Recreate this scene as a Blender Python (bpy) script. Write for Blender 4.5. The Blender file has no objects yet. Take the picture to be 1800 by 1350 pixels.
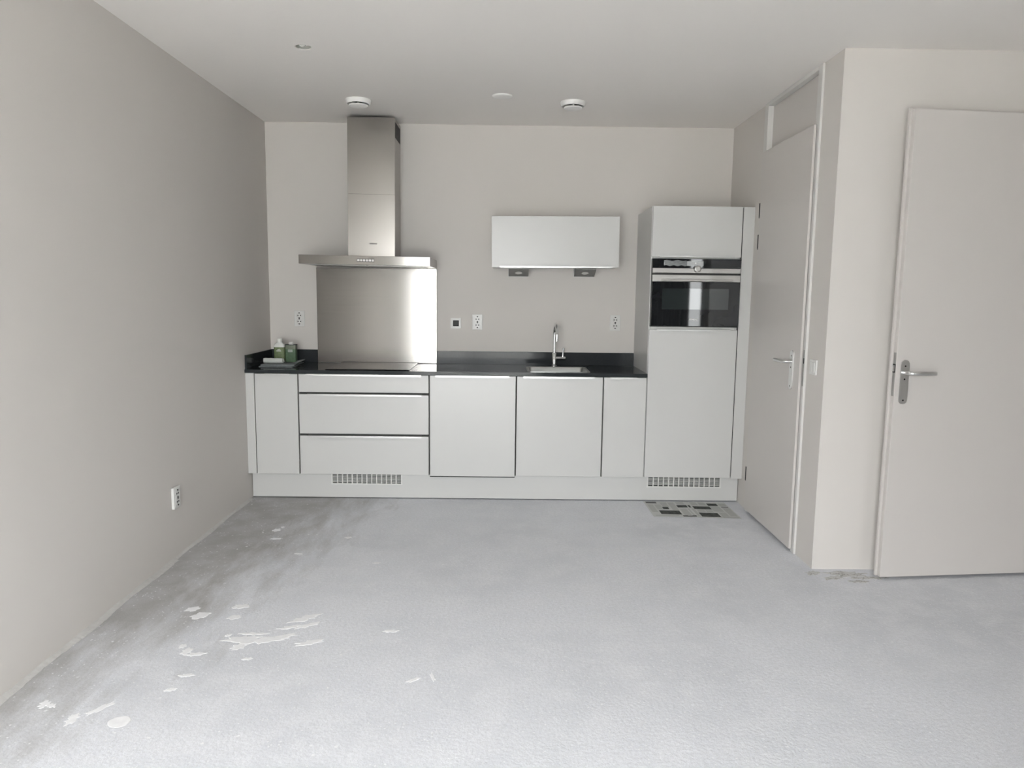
import bpy, bmesh, math, random
from mathutils import Vector, Matrix
random.seed(7)
S = bpy.context.scene
COL = S.collection

# ------------------------------------------------------------------ camera
cam_d = bpy.data.cameras.new('camera')
cam = bpy.data.objects.new('camera', cam_d); COL.objects.link(cam); S.camera = cam
cam_d.sensor_fit = 'HORIZONTAL'; cam_d.sensor_width = 36.0; cam_d.lens = 36.0*1285.44/1800.0
cam_d.clip_start = 0.05; cam_d.clip_end = 200
YAW, PITCH, ROLL = 0.0089, 0.1229, 0.0122
cy, sy, cp, sp, cr, sr = math.cos(YAW), math.sin(YAW), math.cos(PITCH), math.sin(PITCH), math.cos(ROLL), math.sin(ROLL)
fwd = Vector((sy*cp, cy*cp, -sp)); rgt = Vector((cy, -sy, 0)); upv = rgt.cross(fwd)
r2 = cr*rgt + sr*upv; u2 = -sr*rgt + cr*upv
cam.matrix_world = Matrix(((r2.x, u2.x, -fwd.x, 1.7853), (r2.y, u2.y, -fwd.y, -5.5611),
                           (r2.z, u2.z, -fwd.z, 1.4547), (0, 0, 0, 1)))

# ------------------------------------------------------------------ world: even overcast daylight
W = bpy.data.worlds.new('overcast_sky'); S.world = W; W.use_nodes = True
bg = W.node_tree.nodes['Background']
# standard overcast sky: the zenith is three times as bright as the horizon
SKY = 44.5
wn, wlk = W.node_tree.nodes, W.node_tree.links
wtc = wn.new('ShaderNodeTexCoord'); wsx = wn.new('ShaderNodeSeparateXYZ'); wlk.new(wtc.outputs['Generated'], wsx.inputs[0])
wmr = wn.new('ShaderNodeMapRange'); wmr.inputs[1].default_value = 0.0; wmr.inputs[2].default_value = 1.0
wmr.inputs[3].default_value = SKY/3.0; wmr.inputs[4].default_value = SKY
wlk.new(wsx.outputs[2], wmr.inputs[0]); wlk.new(wmr.outputs[0], bg.inputs[1])
bg.inputs[0].default_value = (0.97, 0.985, 1.0, 1)
W.cycles.sampling_method = 'MANUAL'; W.cycles.sample_map_resolution = 128
S.view_settings.view_transform = 'Standard'; S.view_settings.look = 'None'
S.view_settings.exposure = 0.0; S.view_settings.gamma = 1.0
S.view_settings.use_curve_mapping = False
S.cycles.max_bounces = 8; S.cycles.diffuse_bounces = 5; S.cycles.glossy_bounces = 4; S.cycles.transmission_bounces = 2
S.cycles.transparent_max_bounces = 4; S.cycles.caustics_reflective = False; S.cycles.caustics_refractive = False
S.cycles.use_adaptive_sampling = True; S.cycles.adaptive_threshold = 0.04
S.cycles.use_denoising = True

# room dimensions (metres): kitchen wall at y = 0, camera looks along +y
H = 2.681; XR = 3.448; YC = -1.777; XE = 5.8; YW = -6.6
WIN_A = (0.27, 2.30, 0.0, 2.42)      # glass front behind the camera: x0, x1, z0, z1
WIN_C = (4.10, 4.78, 0.85, 2.35)     # narrow window behind the camera

def portal(name, loc, rot, sx, sz):
    d = bpy.data.lights.new(name, 'AREA'); d.shape = 'RECTANGLE'; d.size = sx; d.size_y = sz
    d.cycles.is_portal = True
    o = bpy.data.objects.new(name, d); COL.objects.link(o); o.location = loc; o.rotation_euler = rot
portal('daylight_portal_front', ((WIN_A[0]+WIN_A[1])/2, YW-0.25, 1.21), (math.pi/2, 0, 0), WIN_A[1]-WIN_A[0], 2.42)
portal('daylight_portal_narrow', ((WIN_C[0]+WIN_C[1])/2, YW-0.25, 1.6), (math.pi/2, 0, 0), 0.75, 1.5)

# ------------------------------------------------------------------ materials
def mat(name, color, rough=0.5, metal=0.0, spec=0.5, var=0.04, vscale=6.0, bump=0.0, bscale=200.0,
        aniso=0.0, coat=0.0, stretch=None, rvar=0.0, ior=None, emit=None):
    m = bpy.data.materials.new(name); m.use_nodes = True
    nt = m.node_tree; N = nt.nodes; L = nt.links; b = N['Principled BSDF']
    b.inputs['Roughness'].default_value = rough; b.inputs['Metallic'].default_value = metal
    b.inputs['Specular IOR Level'].default_value = spec
    if ior: b.inputs['IOR'].default_value = ior
    if coat: b.inputs['Coat Weight'].default_value = coat; b.inputs['Coat Roughness'].default_value = 0.08
    tc = N.new('ShaderNodeTexCoord'); mp = N.new('ShaderNodeMapping'); L.new(tc.outputs['Object'], mp.inputs['Vector'])
    if stretch: mp.inputs['Scale'].default_value = stretch
    nz = N.new('ShaderNodeTexNoise'); nz.inputs['Scale'].default_value = vscale; nz.inputs['Detail'].default_value = 2
    L.new(mp.outputs['Vector'], nz.inputs['Vector'])
    mx = N.new('ShaderNodeMix'); mx.data_type = 'RGBA'
    mx.inputs[6].default_value = (*[c*(1-var) for c in color], 1); mx.inputs[7].default_value = (*[min(1, c*(1+var)) for c in color], 1)
    L.new(nz.outputs['Fac'], mx.inputs[0]); L.new(mx.outputs[2], b.inputs['Base Color'])
    if rvar:
        mr = N.new('ShaderNodeMapRange'); mr.inputs[3].default_value = rough-rvar; mr.inputs[4].default_value = rough+rvar
        L.new(nz.outputs['Fac'], mr.inputs[0]); L.new(mr.outputs[0], b.inputs['Roughness'])
    if bump:
        n2 = N.new('ShaderNodeTexNoise'); n2.inputs['Scale'].default_value = bscale; n2.inputs['Detail'].default_value = 3
        L.new(mp.outputs['Vector'], n2.inputs['Vector'])
        bp = N.new('ShaderNodeBump'); bp.inputs['Strength'].default_value = bump; bp.inputs['Distance'].default_value = 0.002
        L.new(n2.outputs['Fac'], bp.inputs['Height']); L.new(bp.outputs['Normal'], b.inputs['Normal'])
    if aniso:
        b.inputs['Anisotropic'].default_value = abs(aniso)
        tg = N.new('ShaderNodeTangent'); tg.direction_type = 'RADIAL'; tg.axis = 'X' if aniso > 0 else 'Z'
        L.new(tg.outputs[0], b.inputs['Tangent'])
    if emit:
        b.inputs['Emission Color'].default_value = (*color, 1); b.inputs['Emission Strength'].default_value = emit
    return m

M = {}
M['wall'] = mat('white_wall_paint', (0.65, 0.62, 0.59), 0.9, spec=0.2, var=0.015, vscale=1.5)
M['ceil'] = mat('white_ceiling_paint', (0.89, 0.86, 0.83), 0.95, spec=0.1, var=0.015, vscale=1.2)
M['front'] = mat('white_laminate', (0.595, 0.593, 0.58), 0.33, spec=0.62, var=0.01, vscale=2)
M['carcass'] = mat('white_melamine', (0.72, 0.72, 0.69), 0.5, var=0.01)
M['edge'] = mat('dark_parts_gap_shade', (0.04, 0.04, 0.038), 0.6, var=0.05)  # dark small parts, and the painted shade in the gaps between fronts
M['door'] = mat('door_lacquer', (0.60, 0.57, 0.545), 0.38, spec=0.4, var=0.012, vscale=2)
M['frame'] = mat('frame_lacquer', (0.66, 0.65, 0.63), 0.4, var=0.012)
M['stone'] = mat('polished_black_stone', (0.036, 0.040, 0.043), 0.10, spec=0.14, var=0.35, vscale=320)
M['glass_black'] = mat('black_glass', (0.010, 0.011, 0.012), 0.03, spec=0.4, var=0.1)
M['oven_win'] = mat('oven_window_glass', (0.020, 0.026, 0.026), 0.03, spec=0.7, var=0.1)
M['steel_h'] = mat('brushed_steel_panel', (0.39, 0.375, 0.355), 0.20, 1.0, var=0.04, vscale=3, stretch=(1, 1, 25), aniso=0.85)
M['steel'] = mat('brushed_steel_hood', (0.36, 0.34, 0.32), 0.25, 1.0, var=0.02, vscale=4, stretch=(30, 30, 1), aniso=-0.2)
M['steel_d'] = mat('hood_filter_steel', (0.30, 0.30, 0.29), 0.4, 1.0, var=0.1, vscale=60)
M['sinksteel'] = mat('satin_sink_steel', (0.42, 0.43, 0.42), 0.3, 1.0, var=0.05, vscale=20)
M['oven_steel'] = mat('oven_trim_steel', (0.46, 0.45, 0.435), 0.35, 1.0, var=0.03, stretch=(1, 40, 40))
M['chrome'] = mat('chrome', (0.82, 0.83, 0.84), 0.06, 1.0, var=0.01)
M['alu'] = mat('satin_aluminium', (0.72, 0.72, 0.71), 0.32, 1.0, var=0.02)
M['grip'] = mat('satin_grip_metal', (0.58, 0.58, 0.57), 0.38, 0.85, var=0.02)
M['knob'] = mat('turned_knob_metal', (0.50, 0.49, 0.47), 0.5, 0.8, var=0.05, vscale=60)
M['lamp_grey'] = mat('grey_lamp_housing', (0.24, 0.24, 0.235), 0.45, 0.5, var=0.08, vscale=40)
M['alu_d'] = mat('lock_steel', (0.40, 0.40, 0.39), 0.4, 1.0, var=0.05)
M['plastic'] = mat('white_plastic', (0.69, 0.685, 0.665), 0.35, var=0.01)
M['ceil_plastic'] = mat('white_valve_plastic', (0.88, 0.87, 0.85), 0.4, var=0.01)
M['dark'] = mat('dark_hole', (0.015, 0.015, 0.015), 0.7, var=0.2)
M['grille_dark'] = mat('dark_grille_back', (0.03, 0.03, 0.03), 0.8, var=0.2)
M['cloth'] = mat('grey_cloth', (0.26, 0.285, 0.285), 0.9, spec=0.1, var=0.25, vscale=60, bump=0.6, bscale=150)
M['white_cloth'] = mat('white_roll_cloth', (0.58, 0.60, 0.57), 0.9, spec=0.1, var=0.08, vscale=70, bump=0.5, bscale=150)
M['label_green'] = mat('green_label', (0.15, 0.195, 0.09), 0.5, var=0.45, vscale=70)
M['label_dark'] = mat('dark_green_label', (0.085, 0.145, 0.08), 0.45, var=0.4, vscale=60)
M['label_grey'] = mat('grey_green_label', (0.17, 0.19, 0.14), 0.45, var=0.2, vscale=60)
M['ink_white'] = mat('white_print', (0.75, 0.76, 0.74), 0.5)
M['ink_dark'] = mat('dark_print', (0.05, 0.05, 0.05), 0.5)
M['bottle_white'] = mat('white_bottle_plastic', (0.74, 0.75, 0.71), 0.4)
M['paper'] = mat('newsprint', (0.60, 0.61, 0.595), 0.9, spec=0.1, var=0.06, vscale=30)
M['photo'] = mat('newsprint_photo', (0.09, 0.095, 0.09), 0.85, spec=0.1, var=0.75, vscale=42)
M['plaster'] = mat('plaster_residue', (0.55, 0.54, 0.525), 0.95, spec=0.1, var=0.12, vscale=30, bump=0.8, bscale=60)
M['splash'] = mat('dried_plaster_splash', (0.86, 0.86, 0.875), 0.9, spec=0.1, var=0.08, vscale=40)
M['film'] = mat('grey_protective_film', (0.20, 0.21, 0.21), 0.25, var=0.5, vscale=45, stretch=(1, 1, 4))
M['display'] = mat('oven_display', (0.36, 0.37, 0.37), 0.15, var=0.25, vscale=120)
M['curtain'] = mat('grey_curtain', (0.55, 0.57, 0.58), 0.9, spec=0.1, var=0.08)
M['terrace'] = mat('terrace_paving', (0.50, 0.49, 0.47), 0.9, var=0.15, vscale=2)
M['wire_b'] = mat('blue_wire', (0.25, 0.27, 0.27), 0.5); M['wire_w'] = mat('pale_wire', (0.72, 0.72, 0.68), 0.5)
M['box_grey'] = mat('grey_box_plastic', (0.42, 0.42, 0.38), 0.6, var=0.2, vscale=60)

def text_material():
    m = mat('newsprint_text', (0.42, 0.43, 0.41), 0.9, spec=0.1)
    nt = m.node_tree; N = nt.nodes; L = nt.links; b = N['Principled BSDF']
    tc = N.new('ShaderNodeTexCoord'); wv = N.new('ShaderNodeTexWave'); wv.bands_direction = 'Y'
    wv.inputs['Scale'].default_value = 55; wv.inputs['Distortion'].default_value = 1.0; wv.inputs['Detail Scale'].default_value = 6
    L.new(tc.outputs['Object'], wv.inputs['Vector'])
    mx = N.new('ShaderNodeMix'); mx.data_type = 'RGBA'
    mx.inputs[6].default_value = (0.38, 0.39, 0.38, 1); mx.inputs[7].default_value = (0.60, 0.61, 0.59, 1)
    L.new(wv.outputs['Fac'], mx.inputs[0]); L.new(mx.outputs[2], b.inputs['Base Color'])
    return m
M['text'] = text_material()

def glass_material():
    m = bpy.data.materials.new('window_glass'); m.use_nodes = True
    nt = m.node_tree; N = nt.nodes; L = nt.links
    for n in list(N):
        if n.type == 'BSDF_PRINCIPLED': N.remove(n)
    out = N['Material Output']
    tr = N.new('ShaderNodeBsdfTransparent'); tr.inputs[0].default_value = (0.95, 0.955, 0.95, 1)
    gl = N.new('ShaderNodeBsdfGlossy'); gl.inputs['Roughness'].default_value = 0.02
    fr = N.new('ShaderNodeFresnel'); fr.inputs[0].default_value = 1.45
    mx = N.new('ShaderNodeMixShader'); L.new(fr.outputs[0], mx.inputs[0]); L.new(tr.outputs[0], mx.inputs[1]); L.new(gl.outputs[0], mx.inputs[2])
    L.new(mx.outputs[0], out.inputs[0])
    return m
M['glass'] = glass_material()

def floor_material():
    m = bpy.data.materials.new('concrete_screed'); m.use_nodes = True
    nt = m.node_tree; N = nt.nodes; L = nt.links; b = N['Principled BSDF']
    b.inputs['Roughness'].default_value = 0.75; b.inputs['Specular IOR Level'].default_value = 0.25
    g = N.new('ShaderNodeNewGeometry'); P = g.outputs['Position']
    def noise(scale, detail=5, rough=0.6, dist=0.0, vec=None):
        n = N.new('ShaderNodeTexNoise'); n.inputs['Scale'].default_value = scale; n.inputs['Detail'].default_value = detail
        n.inputs['Roughness'].default_value = rough; n.inputs['Distortion'].default_value = dist
        L.new(vec or P, n.inputs['Vector']); return n.outputs['Fac']
    def rng(v, a, c, d, e):
        r = N.new('ShaderNodeMapRange'); r.inputs[1].default_value = a; r.inputs[2].default_value = c
        r.inputs[3].default_value = d; r.inputs[4].default_value = e; L.new(v, r.inputs[0]); return r.outputs[0]
    def mth(op, a, c):
        q = N.new('ShaderNodeMath'); q.operation = op
        for i, v in enumerate((a, c)):
            if isinstance(v, (int, float)): q.inputs[i].default_value = v
            else: L.new(v, q.inputs[i])
        return q.outputs[0]
    def mixc(f, a, c):
        q = N.new('ShaderNodeMix'); q.data_type = 'RGBA'
        if isinstance(f, (int, float)): q.inputs[0].default_value = f
        else: L.new(f, q.inputs[0])
        for i, v in ((6, a), (7, c)):
            if isinstance(v, tuple): q.inputs[i].default_value = (*v, 1)
            else: L.new(v, q.inputs[i])
        return q.outputs[2]
    big = noise(1.1, 2, 0.62); mid = noise(5.5, 3, 0.65); fine = noise(60, 2, 0.7); grit = noise(330, 0)
    base = mixc(rng(big, 0.36, 0.64, 0, 1), (0.665, 0.68, 0.72), (0.765, 0.78, 0.825))
    base = mixc(rng(mid, 0.42, 0.62, 0, 0.75), base, (0.79, 0.80, 0.835))
    base = mixc(rng(fine, 0.38, 0.68, 0, 0.55), base, (0.65, 0.66, 0.685))
    base = mixc(rng(grit, 0.58, 0.70, 0, 0.6), base, (0.56, 0.56, 0.57))
    # darker streaky band that follows the left wall and the plinth
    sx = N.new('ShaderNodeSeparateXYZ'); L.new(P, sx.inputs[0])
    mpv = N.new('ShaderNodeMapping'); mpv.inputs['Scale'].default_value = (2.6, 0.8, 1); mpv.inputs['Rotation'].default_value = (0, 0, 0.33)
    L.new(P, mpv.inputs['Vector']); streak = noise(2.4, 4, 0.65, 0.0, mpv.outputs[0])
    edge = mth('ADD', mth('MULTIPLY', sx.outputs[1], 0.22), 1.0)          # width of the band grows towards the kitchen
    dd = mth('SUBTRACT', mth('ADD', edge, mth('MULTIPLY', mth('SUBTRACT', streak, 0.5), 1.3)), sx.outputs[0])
    dark_band = mth('MULTIPLY', rng(dd, -0.15, 0.35, 0, 1), rng(mid, 0.25, 0.6, 0.6, 1))
    base = mixc(mth('MULTIPLY', dark_band, BAND_DARKNESS), base, (0.36, 0.35, 0.335))
    # pale specks of plaster, denser on the left
    vo = N.new('ShaderNodeTexVoronoi'); vo.inputs['Scale'].default_value = 16; vo.inputs['Randomness'].default_value = 1.0
    L.new(P, vo.inputs['Vector'])
    keep = rng(mid, 0.5, 0.58, 0, 1)
    spk = mth('MULTIPLY', rng(mth('ADD', vo.outputs['Distance'], mth('MULTIPLY', fine, 0.16)), 0.16, 0.19, 1, 0), keep)
    spk = mth('MULTIPLY', spk, rng(sx.outputs[0], 0.9, 2.2, 1.0, 0.35))
    base = mixc(mth('MULTIPLY', spk, 0.85), base, (0.86, 0.865, 0.88))
    v2 = N.new('ShaderNodeTexVoronoi'); v2.inputs['Scale'].default_value = 47; L.new(P, v2.inputs['Vector'])
    s2 = mth('MULTIPLY', rng(v2.outputs['Distance'], 0.13, 0.19, 1, 0), rng(mid, 0.54, 0.46, 0, 1))
    base = mixc(mth('MULTIPLY', s2, 0.7), base, (0.87, 0.875, 0.89))
    L.new(base, b.inputs['Base Color'])
    hgt = noise(75, 1, 0.75)
    bp = N.new('ShaderNodeBump'); bp.inputs['Strength'].default_value = 0.35; bp.inputs['Distance'].default_value = 0.004
    L.new(hgt, bp.inputs['Height']); L.new(bp.outputs['Normal'], b.inputs['Normal'])
    return m
BAND_DARKNESS = 0.86
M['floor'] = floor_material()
def cracked_material():
    m = mat('crazed_screed', (0.60, 0.60, 0.59), 0.9, spec=0.1, var=0.12, vscale=25)
    nt = m.node_tree; N = nt.nodes; L = nt.links; b = N['Principled BSDF']
    src = b.inputs['Base Color'].links[0].from_socket
    g = N.new('ShaderNodeNewGeometry'); nn = N.new('ShaderNodeTexNoise'); nn.inputs['Scale'].default_value = 30; L.new(g.outputs['Position'], nn.inputs['Vector'])
    ms = N.new('ShaderNodeVectorMath'); ms.operation = 'SCALE'; ms.inputs['Scale'].default_value = 0.06; L.new(nn.outputs['Color'], ms.inputs[0])
    pd = N.new('ShaderNodeVectorMath'); pd.operation = 'ADD'; L.new(g.outputs['Position'], pd.inputs[0]); L.new(ms.outputs[0], pd.inputs[1])
    v3 = N.new('ShaderNodeTexVoronoi'); v3.feature = 'DISTANCE_TO_EDGE'; v3.inputs['Scale'].default_value = 24; L.new(pd.outputs[0], v3.inputs['Vector'])
    mr = N.new('ShaderNodeMapRange'); mr.inputs[1].default_value = 0.0; mr.inputs[2].default_value = 0.07; mr.inputs[3].default_value = 0.8; mr.inputs[4].default_value = 0.0
    L.new(v3.outputs['Distance'], mr.inputs[0])
    mx = N.new('ShaderNodeMix'); mx.data_type = 'RGBA'; L.new(mr.outputs[0], mx.inputs[0]); L.new(src, mx.inputs[6]); mx.inputs[7].default_value = (0.24, 0.23, 0.22, 1)
    L.new(mx.outputs[2], b.inputs['Base Color'])
    return m
M['cracked'] = cracked_material()

# ------------------------------------------------------------------ mesh helpers
ORG = {}
def link(o, parent=None):
    COL.objects.link(o)
    if parent is not None: o.parent = parent
    return o
def thing(name, loc, label, cat, group=None, rotz=0.0, local=False):
    o = bpy.data.objects.new(name, None); link(o); o.location = loc; o.rotation_euler = (0, 0, rotz)
    o.empty_display_size = 0.1
    o['label'] = label; o['category'] = cat
    if group: o['group'] = group
    ORG[o.name] = Vector((0, 0, 0)) if local else Vector(loc)
    return o
def finish(name, bm, m, parent=None, origin=None, smooth=None):
    off = Vector(origin) if origin is not None else (ORG[parent.name] if parent is not None else Vector((0, 0, 0)))
    bmesh.ops.recalc_face_normals(bm, faces=bm.faces)
    bmesh.ops.translate(bm, verts=bm.verts, vec=-off)
    me = bpy.data.meshes.new(name); bm.to_mesh(me); bm.free()
    for mm in (m if isinstance(m, (list, tuple)) else [m]): me.materials.append(mm)
    if smooth:
        for p in me.polygons: p.use_smooth = True
        me.set_sharp_from_angle(angle=math.radians(smooth))
    o = bpy.data.objects.new(name, me); link(o, parent)
    if parent is None: o.location = off
    ORG[o.name] = off
    return o
def tag(o, label, cat=None, group=None, kind=None):
    o['label'] = label
    if cat: o['category'] = cat
    if group: o['group'] = group
    if kind: o['kind'] = kind
    return o
def box(bm, x0, x1, y0, y1, z0, z1, r=0.0, seg=2, mi=0):
    r_ = bmesh.ops.create_cube(bm, size=1.0); vs = r_['verts']
    for v in vs: v.co = Vector((x0+(v.co.x+.5)*(x1-x0), y0+(v.co.y+.5)*(y1-y0), z0+(v.co.z+.5)*(z1-z0)))
    fs = {f for v in vs for f in v.link_faces}
    for f in fs: f.material_index = mi
    if r > 0:
        es = list({e for v in vs for e in v.link_edges})
        q = bmesh.ops.bevel(bm, geom=es, offset=r, segments=seg, affect='EDGES', profile=0.5)
        for f in q['faces']: f.material_index = mi
    return bm
def B(x0, x1, y0, y1, z0, z1, r=0.0, seg=2):
    return box(bmesh.new(), x0, x1, y0, y1, z0, z1, r, seg)
def frame_of(axis):
    a = Vector(axis).normalized(); t = Vector((0, 0, 1)) if abs(a.z) < 0.9 else Vector((1, 0, 0))
    u = a.cross(t).normalized(); return u, a.cross(u).normalized(), a
def lathe(bm, prof, c, axis=(0, 0, 1), n=32):
    """revolve [(radius, height)] about axis through c"""
    u, v, a = frame_of(axis); c = Vector(c); rings = []
    for r, h in prof:
        if r < 1e-6: rings.append([bm.verts.new(c+a*h)]); continue
        rings.append([bm.verts.new(c+a*h+(u*math.cos(2*math.pi*i/n)+v*math.sin(2*math.pi*i/n))*r) for i in range(n)])
    for A, D in zip(rings, rings[1:]):
        for i in range(n):
            j = (i+1) % n
            if len(A) == 1 and len(D) == 1: continue
            if len(A) == 1: bm.faces.new((A[0], D[i], D[j]))
            elif len(D) == 1: bm.faces.new((A[i], A[j], D[0]))
            else: bm.faces.new((A[i], A[j], D[j], D[i]))
    return bm
def cyl(bm, c, axis, r, h, n=24, bev=0.0):
    if bev: return lathe(bm, [(0, 0), (r-bev, 0), (r, bev), (r, h-bev), (r-bev, h), (0, h)], c, axis, n)
    return lathe(bm, [(0, 0), (r, 0), (r, h), (0, h)], c, axis, n)
def tube(bm, pts, r, n=14, cap=True):
    pts = [Vector(p) for p in pts]; rings = []; prev = None
    for i, p in enumerate(pts):
        d = (pts[min(i+1, len(pts)-1)]-pts[max(i-1, 0)]).normalized()
        if prev is None: u, v, _ = frame_of(d)
        else:
            u = (prev - d*prev.dot(d)).normalized(); v = d.cross(u)
        prev = u; rr = r[i] if isinstance(r, (list, tuple)) else r
        rings.append([bm.verts.new(p+(u*math.cos(2*math.pi*k/n)+v*math.sin(2*math.pi*k/n))*rr) for k in range(n)])
    for A, D in zip(rings, rings[1:]):
        for i in range(n): bm.faces.new((A[i], A[(i+1) % n], D[(i+1) % n], D[i]))
    if cap: bm.faces.new(rings[0][::-1]); bm.faces.new(rings[-1])
    return bm
def slab(us, vs, w0, w1, axes, holes=()):
    """grid slab with rectangular holes; axes = (u axis, v axis, w axis) as 0/1/2; holes = [(u0,u1,v0,v1)]"""
    us = sorted(set(us) | {h[i] for h in holes for i in (0, 1)}); vs = sorted(set(vs) | {h[i] for h in holes for i in (2, 3)})
    bm = bmesh.new(); V = {}
    def vert(i, j, k):
        if (i, j, k) not in V:
            c = [0, 0, 0]; c[axes[0]] = us[i]; c[axes[1]] = vs[j]; c[axes[2]] = (w0, w1)[k]; V[i, j, k] = bm.verts.new(c)
        return V[i, j, k]
    def inside(i, j):
        if not (0 <= i < len(us)-1 and 0 <= j < len(vs)-1): return False
        cu, cv = (us[i]+us[i+1])/2, (vs[j]+vs[j+1])/2
        return not any(h[0] < cu < h[1] and h[2] < cv < h[3] for h in holes)
    for i in range(len(us)-1):
        for j in range(len(vs)-1):
            if not inside(i, j): continue
            for k in (0, 1): bm.faces.new([vert(i, j, k), vert(i+1, j, k), vert(i+1, j+1, k), vert(i, j+1, k)])
            for (di, dj, a, b_) in ((-1, 0, (i, j), (i, j+1)), (1, 0, (i+1, j), (i+1, j+1)), (0, -1, (i, j), (i+1, j)), (0, 1, (i, j+1), (i+1, j+1))):
                if not inside(i+di, j+dj): bm.faces.new([vert(*a, 0), vert(*b_, 0), vert(*b_, 1), vert(*a, 1)])
    return bm
def text_obj(name, body, size, m, parent, loc, depth=0.0004):
    """lettering facing -y, centred on loc"""
    cu = bpy.data.curves.new(name, 'FONT'); cu.body = body; cu.size = size; cu.extrude = depth
    cu.align_x = 'CENTER'; cu.align_y = 'CENTER'; cu.resolution_u = 3; cu.offset = size*0.03
    tmp = bpy.data.objects.new('tmp_text', cu); COL.objects.link(tmp)
    dg = bpy.context.evaluated_depsgraph_get(); me = bpy.data.meshes.new_from_object(tmp.evaluated_get(dg))
    bpy.data.objects.remove(tmp); me.name = name
    me.transform(Matrix.Translation(Vector(loc)-ORG[parent.name]) @ Matrix.Rotation(math.pi/2, 4, 'X'))
    me.materials.clear(); me.materials.append(m)
    o = bpy.data.objects.new(name, me); link(o, parent); ORG[o.name] = ORG[parent.name]
    return o
def struct(name, bm, m, label, cat, smooth=None):
    o = finish(name, bm, m, smooth=smooth); return tag(o, label, cat, kind='structure')

# ------------------------------------------------------------------ room shell
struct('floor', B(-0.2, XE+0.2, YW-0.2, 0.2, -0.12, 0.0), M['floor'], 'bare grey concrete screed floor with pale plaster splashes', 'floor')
wl = struct('wall_left', slab([YW, 0.2], [0, H], -0.18, 0.0, (1, 2, 0)), M['wall'], 'plain white plastered wall on the left', 'wall')
struct('wall_back', B(0.0, XE, 0.0, 0.2, 0, H), M['wall'], 'white wall behind the kitchen units', 'wall')
struct('wall_right', slab([-1.677, 0.0], [0, H], XR, XR+0.1, (1, 2, 0), [(-1.54, -0.70, 0.0, 2.662)]), M['wall'], 'white side wall around the closed pantry door', 'wall')
struct('wall_back_right', slab([XR, XE], [0, H], YC, YC+0.1, (0, 2, 1), [(4.70, 5.62, 0.0, 2.39)]), M['wall'], 'white wall facing the room behind the open door', 'wall')
struct('wall_hall', B(4.55, 4.62, YC+0.1, 0, 0, H), M['wall'], 'white partition between pantry and hallway', 'wall')
struct('wall_far_right', B(XE, XE+0.2, YW, 0.2, 0, H), M['wall'], 'white wall at the far right of the room', 'wall')
struct('wall_front', slab([-0.18, XE+0.2], [0, H], YW-0.2, YW, (0, 2, 1), [WIN_A, WIN_C]), M['wall'], 'white wall with the window openings opposite the kitchen', 'wall')
# ceiling with a round hole for the open junction box
HOLE = (0.741, -1.667, 0.041)
cb = slab([-0.18, XE+0.2], [YW-0.2, 0.2], H, H+0.15, (0, 1, 2), [(HOLE[0]-0.1, HOLE[0]+0.1, HOLE[1]-0.1, HOLE[1]+0.1)])
hx, hy, hr = HOLE; n = 24
sq = []
for i in range(n):
    a = 2*math.pi*i/n; s = 0.1/max(abs(math.cos(a)), abs(math.sin(a))); sq.append((hx+s*math.cos(a), hy+s*math.sin(a)))
inner = [(hx+hr*(1+0.05*math.sin(5*i))*math.cos(2*math.pi*i/n), hy+hr*(1+0.05*math.sin(5*i))*math.sin(2*math.pi*i/n)) for i in range(n)]
vo_ = [cb.verts.new((x, y, H)) for x, y in sq]; vi_ = [cb.verts.new((x, y, H)) for x, y in inner]; vt_ = [cb.verts.new((x, y, H+0.15)) for x, y in inner]
for i in range(n):
    j = (i+1) % n; cb.faces.new((vo_[i], vo_[j], vi_[j], vi_[i])); cb.faces.new((vi_[i], vi_[j], vt_[j], vt_[i]))
cb.faces.new(vt_)
struct('ceiling', cb, M['ceil'], 'plain white ceiling', 'ceiling')

# ragged strip of plaster left along the foot of the left wall
bm = bmesh.new(); prev = None; N_ = 260
for i in range(N_+1):
    y = -3.95 + i*(3.95-0.55)/N_
    w = 0.017 + 0.006*math.sin(i*0.13) + random.uniform(-0.0025, 0.0025) + (0.008 if 60 < i < 170 else 0)
    w = max(0.006, w); h = 0.006 + 0.002*math.sin(i*0.31+1) + random.uniform(-0.0006, 0.0006)
    row = [bm.verts.new((0.0, y, 0)), bm.verts.new((0.0, y, h+0.004)), bm.verts.new((w*0.45, y, h)), bm.verts.new((w, y, 0.002)), bm.verts.new((w, y, 0))]
    if prev:
        for a in range(4): bm.faces.new((prev[a], prev[a+1], row[a+1], row[a]))
    prev = row
struct('baseboard_left', bm, M['plaster'], 'ragged strip of plaster residue along the foot of the left wall', 'baseboard')

# dried plaster splashes on the screed
floor_o = bpy.data.objects['floor']
def splash(x, y, sx, sy, rot, seed, lobes=5, rough=0.3, name='plaster_splash', m='splash'):
    rnd = random.Random(seed); k = 22; bm = bmesh.new(); top = []; bot = []
    ph = [rnd.uniform(0, 6.28) for _ in range(4)]
    for i in range(k):
        a = 2*math.pi*i/k
        rr = 1+rough*(math.sin(2*a+ph[0])*0.5+math.sin(lobes*a+ph[1])*0.5+math.sin((lobes+4)*a+ph[2])*0.35)+rnd.uniform(-.1, .1)*rough*2
        px, py = sx*rr*math.cos(a), sy*rr*math.sin(a)
        qx, qy = px*math.cos(rot)-py*math.sin(rot), px*math.sin(rot)+py*math.cos(rot)
        top.append(bm.verts.new((x+qx*0.94, y+qy*0.94, 0.0009+0.00004*(seed % 11)))); bot.append(bm.verts.new((x+qx, y+qy, 0.0001)))
    cv = bm.verts.new((x, y, 0.0010+0.00004*(seed % 11)))
    for i in range(k): bm.faces.new((top[i], top[(i+1) % k], cv))
    for i in range(k): bm.faces.new((bot[i], bot[(i+1) % k], top[(i+1) % k], top[i]))
    return finish(name, bm, M[m], floor_o)
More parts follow.
